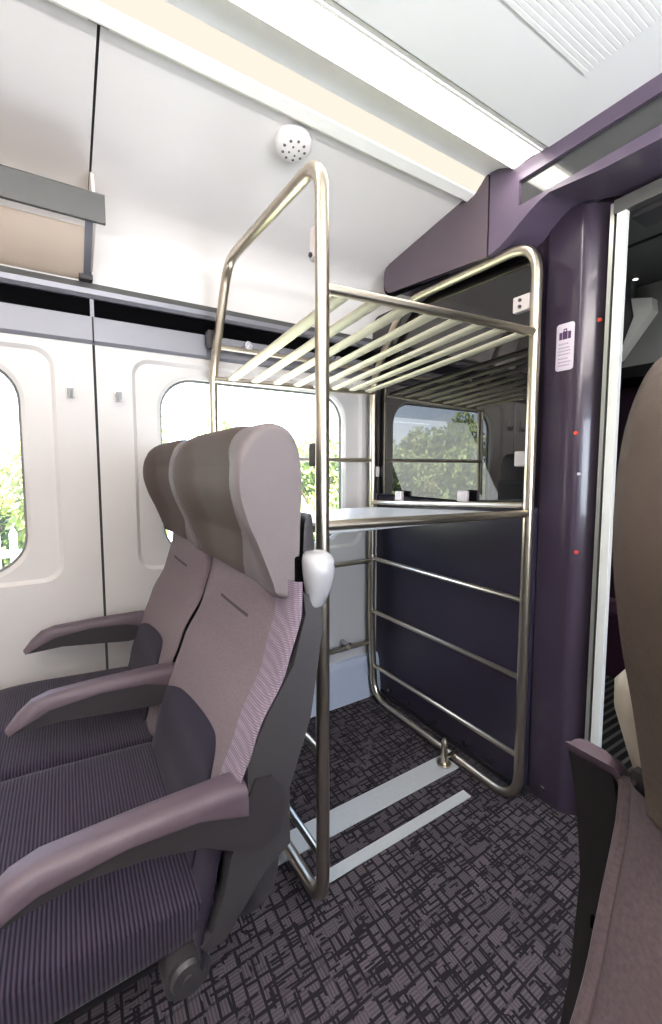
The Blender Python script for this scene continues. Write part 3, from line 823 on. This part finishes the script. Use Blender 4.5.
def double_seat(mirror, label, arm_up):
    base_x = .475
    T = (lambda x: mx(x)) if mirror else (lambda x: x)
    root = empty('double_seat', (T(base_x), -1.25, 0)); tag(root, label, 'seat')
    def P(name, bm, m, parent=root, **kw):
        for v in bm.verts: v.co = Vector((T(v.co.x)-T(base_x), v.co.y+1.25, v.co.z))
        return obj(name, bm, m, parent, **kw)
    lea, led, wv, bol, ab_m, ap_m, hm = [M[k] for k in (('leather_shade', 'leather_shade', 'weave_shade', 'weave_shade', 'armbody_shade', 'armpad_shade', 'handle_shade') if mirror else ('leather', 'leather_dark', 'weave', 'bolster', 'armbody', 'armpad', 'handle'))]
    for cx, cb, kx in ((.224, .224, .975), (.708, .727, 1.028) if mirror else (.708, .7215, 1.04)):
        # cushion: side profile swept across with soft rolled ends
        prof = catmull(CUSH, 5)
        cy, cz = -1.39, .445
        rings = []
        for x, k in ((-.236, .55), (-.2355, .72), (-.229, .86), (-.215, .95), (-.19, .99), (-.15, 1), (0, 1.0), (.15, 1), (.19, .99), (.215, .95), (.229, .86), (.2355, .72), (.236, .55)):
            rings.append([(cx+x, cy+(y-cy)*(1-(1-k)*.12), cz+(z-cz)*k) for y, z in prof])
        P('seat_cushion', loops(bmesh.new(), rings, cap_first=True, cap_last=True), M['cord'], smooth=True, angle=0)
        # backrest centre
        back = P('backrest', patch(bmesh.new(), cb, -.172, .172, .40, .956, 16, 26, kx=kx), wv, smooth=True, angle=0, recalc=False)
        for sg in (-1, 1):
            outer = sg > 0 and cx > .5
            P('side_bolster', patch(bmesh.new(), cb, sg*.172, sg*.2557, .555 if outer else .40, .930 if outer and mirror else .956, 14, 26, kx=kx), bol if outer else wv, back, smooth=True, angle=0, recalc=False)
            if outer: P('lower_bolster', patch(bmesh.new(), cb, sg*.148, sg*.2557, .36, .555, 16, 10, off=.0018, kx=kx), M['lumbar'], back, smooth=True, angle=0, recalc=False)
        # darker panel at the small of the back, its top edge arched
        ZT = [(-.254, .585), (-.20, .608), (-.12, .634), (0, .650), (.09, .654), (.12, .645), (.138, .622), (.146, .58), (.152, .50), (.153, .40)]
        cols = []
        curve = catmull(ZT, 5, closed=False); ncv = len(curve)-1
        for i, (s, zt) in enumerate(curve):
            s = max(-.2557, s)
            col = []
            for j in range(17):
                z = .40+(zt-.40)*j/16; x, y = seat_surface(s, z)
                e = (1-(j/16)**8)*(1-(i/ncv)**10)
                col.append((cb+x*kx, y-.0008-.005*e, z))
            cols.append(col)
        P('lumbar_panel', loops(bmesh.new(), cols, closed=False), M['lumbar'], back, smooth=True, angle=0, recalc=False)
        # stitched slot
        bm = bmesh.new()
        rows = []
        for dz in (-.003, .003):
            rows.append([])
            for i in range(9):
                s = -.085+.170*i/8; x, y = seat_surface(s, .856+dz)
                rows[-1].append((cb+x, y-.0015, .856+dz))
        P('fabric_slot', loops(bm, rows, closed=False), M['slot'], back, recalc=False)
        # headrest with forward wings and a darker centre pad
        hp = catmull(HEAD, 4)
        hy, hz = -1.06, 1.07
        def rec(x, z):
            a = abs(x); w = 1 if a < .11 else (0 if a > .215 else 0.5+0.5*math.cos(PI*(a-.11)/.105))
            zz = 0.35 if z < .95 else (1 if z < 1.15 and z > 1.02 else (0.35+.65*(z-.95)/.07 if z <= 1.02 else max(0, 1-(z-1.15)/.075)))
            return .030*w*zz
        rings = []
        for x, k in ((-.2355, .80), (-.235, .90), (-.229, .96), (-.216, .992), (-.20, 1), (-.17, 1), (-.14, 1), (-.11, 1), (-.06, 1), (0, 1), (.06, 1), (.11, 1), (.14, 1), (.17, 1), (.20, 1), (.216, .992), (.229, .96), (.235, .90), (.2355, .80)):
            rg = []
            for y, z in hp:
                yy = hy+(y-hy)*k; z2 = hz+(z-hz)*(1-(1-k)*.55)
                f = max(0, min(1, (-1.03-y)/.02))
                rg.append((cx+x, yy+rec(x, z)*f, z2))
            rings.append(rg)
        hr = P('headrest', loops(bmesh.new(), rings, cap_first=True, cap_last=True), lea, back, smooth=True, angle=0.9)
        # pad on the front, tapering downwards and folding over the top
        front = [p for p in catmull(HEAD, 8) if p[0] < -1.03 or p[1] > 1.215]
        front = [p for p in front if p[1] > .93 and p[0] < -1.035]
        rows = []
        for j, (y, z) in enumerate(front):
            hw = .070+.062*max(0, min(1, (z-.94)/.22))
            row = []
            for i in range(15):
                x = -.228+(hw+.228)*i/14; e = 1-abs(i/7-1)**8  # reaches over the window-side wing, painting that wing's shade in pad colour
                row.append((cx+x, y+rec(x, z)*max(0, min(1, (-1.03-y)/.02))-.006*e+.001, z+.004*e*(z > 1.19)))
            rows.append(row)
        P('headrest_pad', loops(bmesh.new(), rows, closed=False), led, back, smooth=True, angle=0, recalc=False)
        # moulded shell behind
        sh = [(-1.14, .40), (-1.115, .60), (-1.07, .72), (-1.03, .82), (-1.004, .92), (-.998, 1.04), (-.990, 1.065), (-.982, 1.05), (-.978, .92), (-.985, .75), (-1.02, .62), (-1.05, .52), (-1.07, .40)]
        rings = []
        for x, k in ((-.2365, .9), (-.232, 1), (0, 1), (.232, 1), (.2365, .9)):
            rings.append([(cx+x, -1.04+(y+1.04)*k, .8+(z-.8)*(1-(1-k)*.1)) for y, z in catmull(sh, 3)])
        P('back_shell', loops(bmesh.new(), rings, cap_first=True, cap_last=True), M['shell'], smooth=True, angle=0.9)
    if mirror:      # piping along the front edge of the aisle bolster
        bm = bmesh.new(); pp = []
        for k in range(30):
            z = .45+.478*k/29; x, y = seat_surface(.2557, z); pp.append((.727+x*1.028+.001, y-.003, z))
        tube(bm, pp, .0055, n=8); P('piping', bm, wv, smooth=True)
    # aisle side panel of the shell: from handle down to the hub and under the cushion
    side = [(-1.016, .935), (-.985, .93), (-.978, .87), (-1.003, .715), (-1.045, .60), (-1.045, .50), (-1.089, .475), (-1.137, .420), (-1.160, .392), (-1.190, .388), (-1.200, .400), (-1.184, .410), (-1.162, .47), (-1.150, .52), (-1.12, .62), (-1.118, .67), (-1.086, .738), (-1.036, .815), (-1.012, .90)]
    P('side_panel', bevel_all(prism(bmesh.new(), side, 'x', .940, .968), .004, 2), M['shell'])
    # seat pan, beam, cap, pedestal
    P('seat_pan', bevel_all(prism(bmesh.new(), [(-1.14, .40), (-1.16, .36), (-1.30, .345), (-1.50, .345), (-1.585, .375), (-1.5, .385), (-1.16, .39)], 'x', .02, .915), .006), M['shell_dark'])
    bm = bmesh.new(); cyl(bm, (.03, -1.215, .338), (.905, -1.215, .338), .03, 20)
    bt = P('beam', bm, M['shell_dark'], smooth=True, angle=0.6)
    bm = bmesh.new(); cyl(bm, (.90, -1.218, .352), (.955, -1.218, .352), .038, 28, .036); cyl(bm, (.955, -1.218, .352), (.962, -1.218, .352), .028, 28, .024); cyl(bm, (.962, -1.218, .352), (.966, -1.218, .352), .010, 16)
    P('end_cap', bm, M['shell'], bt, smooth=True, angle=0.5)
    ped = bmesh.new()
    prism(ped, [(-1.12, 0.0), (-1.50, 0.0), (-1.45, .05), (-1.32, .345), (-1.18, .345), (-1.15, .05)], 'x', .50, .56)
    bevel_all(ped, .008)
    P('pedestal', ped, M['shell_dark'])
    # armrests
    def arm(xc, w, aisle, up):
        pad = [(-1.122, .612), (-1.122, .640), (-1.14, .647), (-1.28, .648), (-1.40, .645), (-1.435, .634), (-1.46, .612), (-1.482, .583), (-1.476, .577), (-1.45, .590), (-1.40, .613), (-1.30, .624), (-1.20, .618)]
        if aisle:
            body = [(-1.118, .622), (-1.108, .644), (-1.080, .640), (-1.062, .612), (-1.055, .575), (-1.068, .532), (-1.10, .520), (-1.15, .542), (-1.19, .568), (-1.27, .592), (-1.35, .602), (-1.42, .592), (-1.470, .577), (-1.455, .588), (-1.40, .612), (-1.30, .623), (-1.20, .617)]
        else:
            body = [(-1.122, .612), (-1.085, .615), (-1.07, .59), (-1.085, .56), (-1.19, .556), (-1.30, .570), (-1.38, .580), (-1.470, .577), (-1.45, .589), (-1.40, .612), (-1.30, .623), (-1.20, .617)]
        def rot(bm):
            if up:
                c = Vector((0, -1.014, .474))
                for v in bm.verts: v.co.z -= .107; a = -math.radians(up)
                for v in bm.verts:
                    dy, dz = v.co.y-c.y, v.co.z-c.z
                    v.co.y = c.y+dy*math.cos(a)-dz*math.sin(a); v.co.z = c.z+dy*math.sin(a)+dz*math.cos(a)
            return bm
        ab = P('armrest', rot(bevel_all(prism(bmesh.new(), body, 'x', xc-w*.42, xc+w*.42), .005, 2)), ab_m, smooth=True, angle=0.6)
        rings = []
        for k in range(-8, 9):      # rounded across its width
            u = k/8; q = max(0, (abs(u)-.25)/.75); drop = .020*(1-(max(0, 1-q*q))**.5)
            rings.append([(xc+u*w/2, y+(drop*.8 if y < -1.43 else 0) if i < 8 else y, z-(drop if i < 7 else 0)) for i, (y, z) in enumerate(pad)])
        b2 = loops(bmesh.new(), rings, cap_first=True, cap_last=True)
        P('armrest_pad', rot(b2), ap_m, ab, smooth=True, angle=0.9)
        if aisle:
            bm = bmesh.new(); box(bm, xc-.008, xc+.004, -1.328, -1.318, .5965, .6008)
            P('fixing_hole', rot(bm), M['black'], ab)
    arm(.991 if mirror else .950, .038 if mirror else .056, True, arm_up)
    arm(.474, .050, False, 0)
    arm(.008, .046, False, 0)
    # grab handle on the aisle shoulder
    hb = []
    hprof = [(.902, .022, .012, -1.003), (.915, .034, .022, -1.0), (.945, .046, .034, -.996), (.975, .055, .042, -.997), (.995, .056, .042, -.998), (1.005, .050, .036, -.998), (1.010, .036, .022, -.998)]
    for z, ly, lx, yc in hprof:
        yc += .012; z -= .007
        hb.append([(.944+lx*.5+math.cos(2*PI*k/20)*lx*.62*(1), yc+math.copysign(abs(math.sin(2*PI*k/20))**.75, math.sin(2*PI*k/20))*ly*.5, z) for k in range(20)])
    hd_ = P('grab_handle', loops(bmesh.new(), hb, cap_first=True, cap_last=True), hm, smooth=True, angle=0.9)
    P('handle_recess', nbox(.930, .948, -1.020, -.975, .885, .995, bev=.004), M['black'], hd_)
    return root
double_seat(False, 'double seat against the window wall, purple cord cushions, backs to the luggage rack', 0)
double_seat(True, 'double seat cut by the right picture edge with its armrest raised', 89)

# ------------------------------------------------------------------ outside
g = struct('ground', nbox(-60, -1.6, -40, 40, -1.25, -1.1), M['grass']); tag(g, 'bright grass outside the windows', 'ground')
def leaf_cluster(bm, c, r, n, sz):
    for _ in range(n):
        while True:
            p = Vector((random.uniform(-1, 1), random.uniform(-1, 1), random.uniform(-1, 1)))
            if .25 < p.length < 1: break
        p = Vector((p.x*r[0], p.y*r[1], p.z*r[2]))+c
        a = Vector((random.gauss(0, 1), random.gauss(0, 1), random.gauss(0, 1))).normalized()
        b = a.orthogonal().normalized(); d = a.cross(b)
        s = sz*random.uniform(.6, 1.3)
        vs = [bm.verts.new(p+b*s), bm.verts.new(p+d*s*.5), bm.verts.new(p-b*s), bm.verts.new(p-d*s*.5)]
        bm.faces.new(vs)
def tree(h, w, m):
    t = empty('tree', (0, 0, -1.1))
    bm = bmesh.new(); cyl(bm, (0, 0, 0), (0, 0, h*.7), .11, 10, .04)
    for k in range(4):
        a = k*PI/2+.4; cyl(bm, (0, 0, h*.3), (math.cos(a)*w*.5, math.sin(a)*w*.5, h*.65), .045, 6, .015)
    obj('trunk', bm, M['bark'], t, smooth=True)
    bm = bmesh.new()
    for k in range(13):
        a = 2.4*k+random.uniform(-.3, .3); q = random.uniform(.2, .58)
        zc = h*(.12+.68*((k*5) % 13)/12)
        leaf_cluster(bm, Vector((math.cos(a)*w*q, math.sin(a)*w*q, zc)), (w*.46, w*.46, h*.15), 330, .085)
    leaf_cluster(bm, Vector((0, 0, h*.86)), (w*.36, w*.36, h*.14), 300, .075)
    obj('crown', bm, m, t, recalc=False)
    return t
protos = [tree(3.0, 1.3, M['leafA']), tree(3.5, 1.25, M['leafB']), tree(2.7, 1.3, M['leafA'])]
spots = [(-6.6+.2*math.sin(k*2.1), -16.4+2.5*k) for k in range(10)]+[(-9.3+.2*math.sin(k*1.7), -17.6+2.5*k) for k in range(11)]
used = set()
for i, (x, y) in enumerate(spots):
    pr_ = protos[(i*2+i//5) % 3]
    if pr_.name in used:
        t = pr_.copy(); COL.objects.link(t)
        for ch in pr_.children:
            c_ = ch.copy(); COL.objects.link(c_); c_.parent = t
    else:
        t = pr_; used.add(pr_.name)
    t.location = (x, y, -1.1); t.rotation_euler = (0, 0, i*1.3)
    t.scale = (1, 1, 1.08+.14*math.sin(i*2.7)+(.06 if y < -5 else 0))
    tag(t, 'sunlit bushy tree in the rows outside the windows', 'tree', 'trees outside the windows')
# white picket fence seen low in the left window
t = empty('picket_fence', (-4.2, -1.5, -1.1)); tag(t, 'white picket fence low in the left window', 'fence')
S = Shift(t)
bm = bmesh.new()
for k in range(46):
    y = -4.6+k*.15
    prism(bm, [(y, -1.1), (y+.07, -1.1), (y+.07, .42), (y+.035, .50), (y, .42)], 'x', -4.2, -4.18)
S('pickets', bm, M['fence'], t)
bm = bmesh.new(); box(bm, -4.24, -4.2, -4.7, 2.3, .15, .23); box(bm, -4.24, -4.2, -4.7, 2.3, -.75, -.67)
S('fence_rail', bm, M['fence'], t)

# ------------------------------------------------------------------ world and light
w = bpy.data.worlds.new('sky'); SC.world = w; w.use_nodes = True
nt = w.node_tree; bg = nt.nodes['Background']
tc = N(nt, 'ShaderNodeTexCoord'); sp = N(nt, 'ShaderNodeSeparateXYZ'); nt.links.new(tc.outputs['Generated'], sp.inputs[0])
ramp = N(nt, 'ShaderNodeValToRGB'); nt.links.new(sp.outputs[2], ramp.inputs[0])
ramp.color_ramp.elements[0].position = 0.0; ramp.color_ramp.elements[0].color = (.80, .88, 1.0, 1)
ramp.color_ramp.elements[1].position = 0.45; ramp.color_ramp.elements[1].color = (.20, .40, .85, 1)
nz = N(nt, 'ShaderNodeTexNoise', Scale=3.2, Detail=6.0, Roughness=0.6); nt.links.new(tc.outputs['Generated'], nz.inputs['Vector'])
cr = N(nt, 'ShaderNodeValToRGB'); nt.links.new(nz.outputs['Fac'], cr.inputs[0])
cr.color_ramp.elements[0].position = .48; cr.color_ramp.elements[0].color = (0, 0, 0, 1)
cr.color_ramp.elements[1].position = .68; cr.color_ramp.elements[1].color = (1, 1, 1, 1)
nt.links.new(mixc(nt, cr.outputs[0], ramp.outputs[0], (1.0, 1.0, 1.0)), bg.inputs[0])
bg.inputs[1].default_value = 5.0

def lamp(name, kind, loc, rot, energy, color=(1, 1, 1), **kw):
    l = bpy.data.lights.new(name, kind); l.energy = energy; l.color = color
    for k, v in kw.items(): setattr(l, k, v)
    o = bpy.data.objects.new(name, l); o.location = loc; o.rotation_euler = rot; COL.objects.link(o)
    return o
# sun high over the train from the far side, lighting the trees beyond the window wall
sd = Vector((-.62, .35, -.85)).normalized()
lamp('sun', 'SUN', (5, -3, 12), sd.to_track_quat('-Z', 'Y').to_euler(), 36.0, (1, .95, .86), angle=.01)
# ceiling lighting of the carriage, on the line of the broad light strips
lamp('saloon_light', 'AREA', (.75, -1.6, 2.055), (0, 0, 0), 6.5, (1, .955, .90), shape='RECTANGLE', size=.085, size_y=2.9)
lamp('saloon_light', 'AREA', (mx(.75), -1.6, 2.055), (0, 0, 0), 4.5, (1, .955, .90), shape='RECTANGLE', size=.085, size_y=2.9)
# unseen fill lamp added to brighten the ceiling from below
lamp('ceiling_fill', 'AREA', (2.25, -1.7, 1.72), (0, PI*.93, 0), 112, (1, .985, .97), shape='RECTANGLE', size=.15, size_y=2.8)
lamp('vestibule_fill', 'POINT', (.95, .62, 1.55), (0, 0, 0), 3.2, (.97, 1, 1), shadow_soft_size=.15)  # fill lamp added in mid-air to brighten the dark vestibule
# daylight entering at the windows
for y in (-.63, -1.87):
    lamp('window_daylight', 'AREA', (WX-.03, y, 1.14), (0, -PI/2-.5, 0), 5, (.94, .97, 1), shape='RECTANGLE', size=.66, size_y=.78)
    lamp('window_daylight', 'AREA', (mx(WX)+.03, y, 1.14), (0, PI/2-.12 if y > -1 else PI/2+.6, 0), 19 if y > -1 else 2.0, (.80, .89, 1), shape='RECTANGLE', size=.66, size_y=.78)

# ------------------------------------------------------------------ camera
yaw, pitch = math.radians(31.96), math.radians(4.50)
fwd = Vector((-math.cos(yaw)*math.cos(pitch), math.sin(yaw)*math.cos(pitch), -math.sin(pitch)))
rgt = Vector((math.sin(yaw), math.cos(yaw), 0)); upv = rgt.cross(fwd)
cam = bpy.data.cameras.new('camera'); co = bpy.data.objects.new('camera', cam); COL.objects.link(co)
mw = Matrix((rgt, upv, -fwd)).transposed().to_4x4(); mw.translation = Vector((1.589, -1.349, 1.15)); co.matrix_world = mw
cam.sensor_fit = 'HORIZONTAL'; cam.sensor_width = 36; cam.lens = 36*425/662
cam.shift_y = -12/662; cam.clip_start = .02
SC.camera = co

SC.view_settings.view_transform = 'Standard'
SC.view_settings.look = 'None'
SC.view_settings.exposure = 0.0
SC.view_settings.gamma = 0.87
SC.cycles.max_bounces = 8; SC.cycles.diffuse_bounces = 5; SC.cycles.glossy_bounces = 4; SC.cycles.transparent_max_bounces = 8
SC.cycles.caustics_reflective = False; SC.cycles.caustics_refractive = False
SC.cycles.sample_clamp_indirect = 6.0
SC.cycles.use_denoising = True
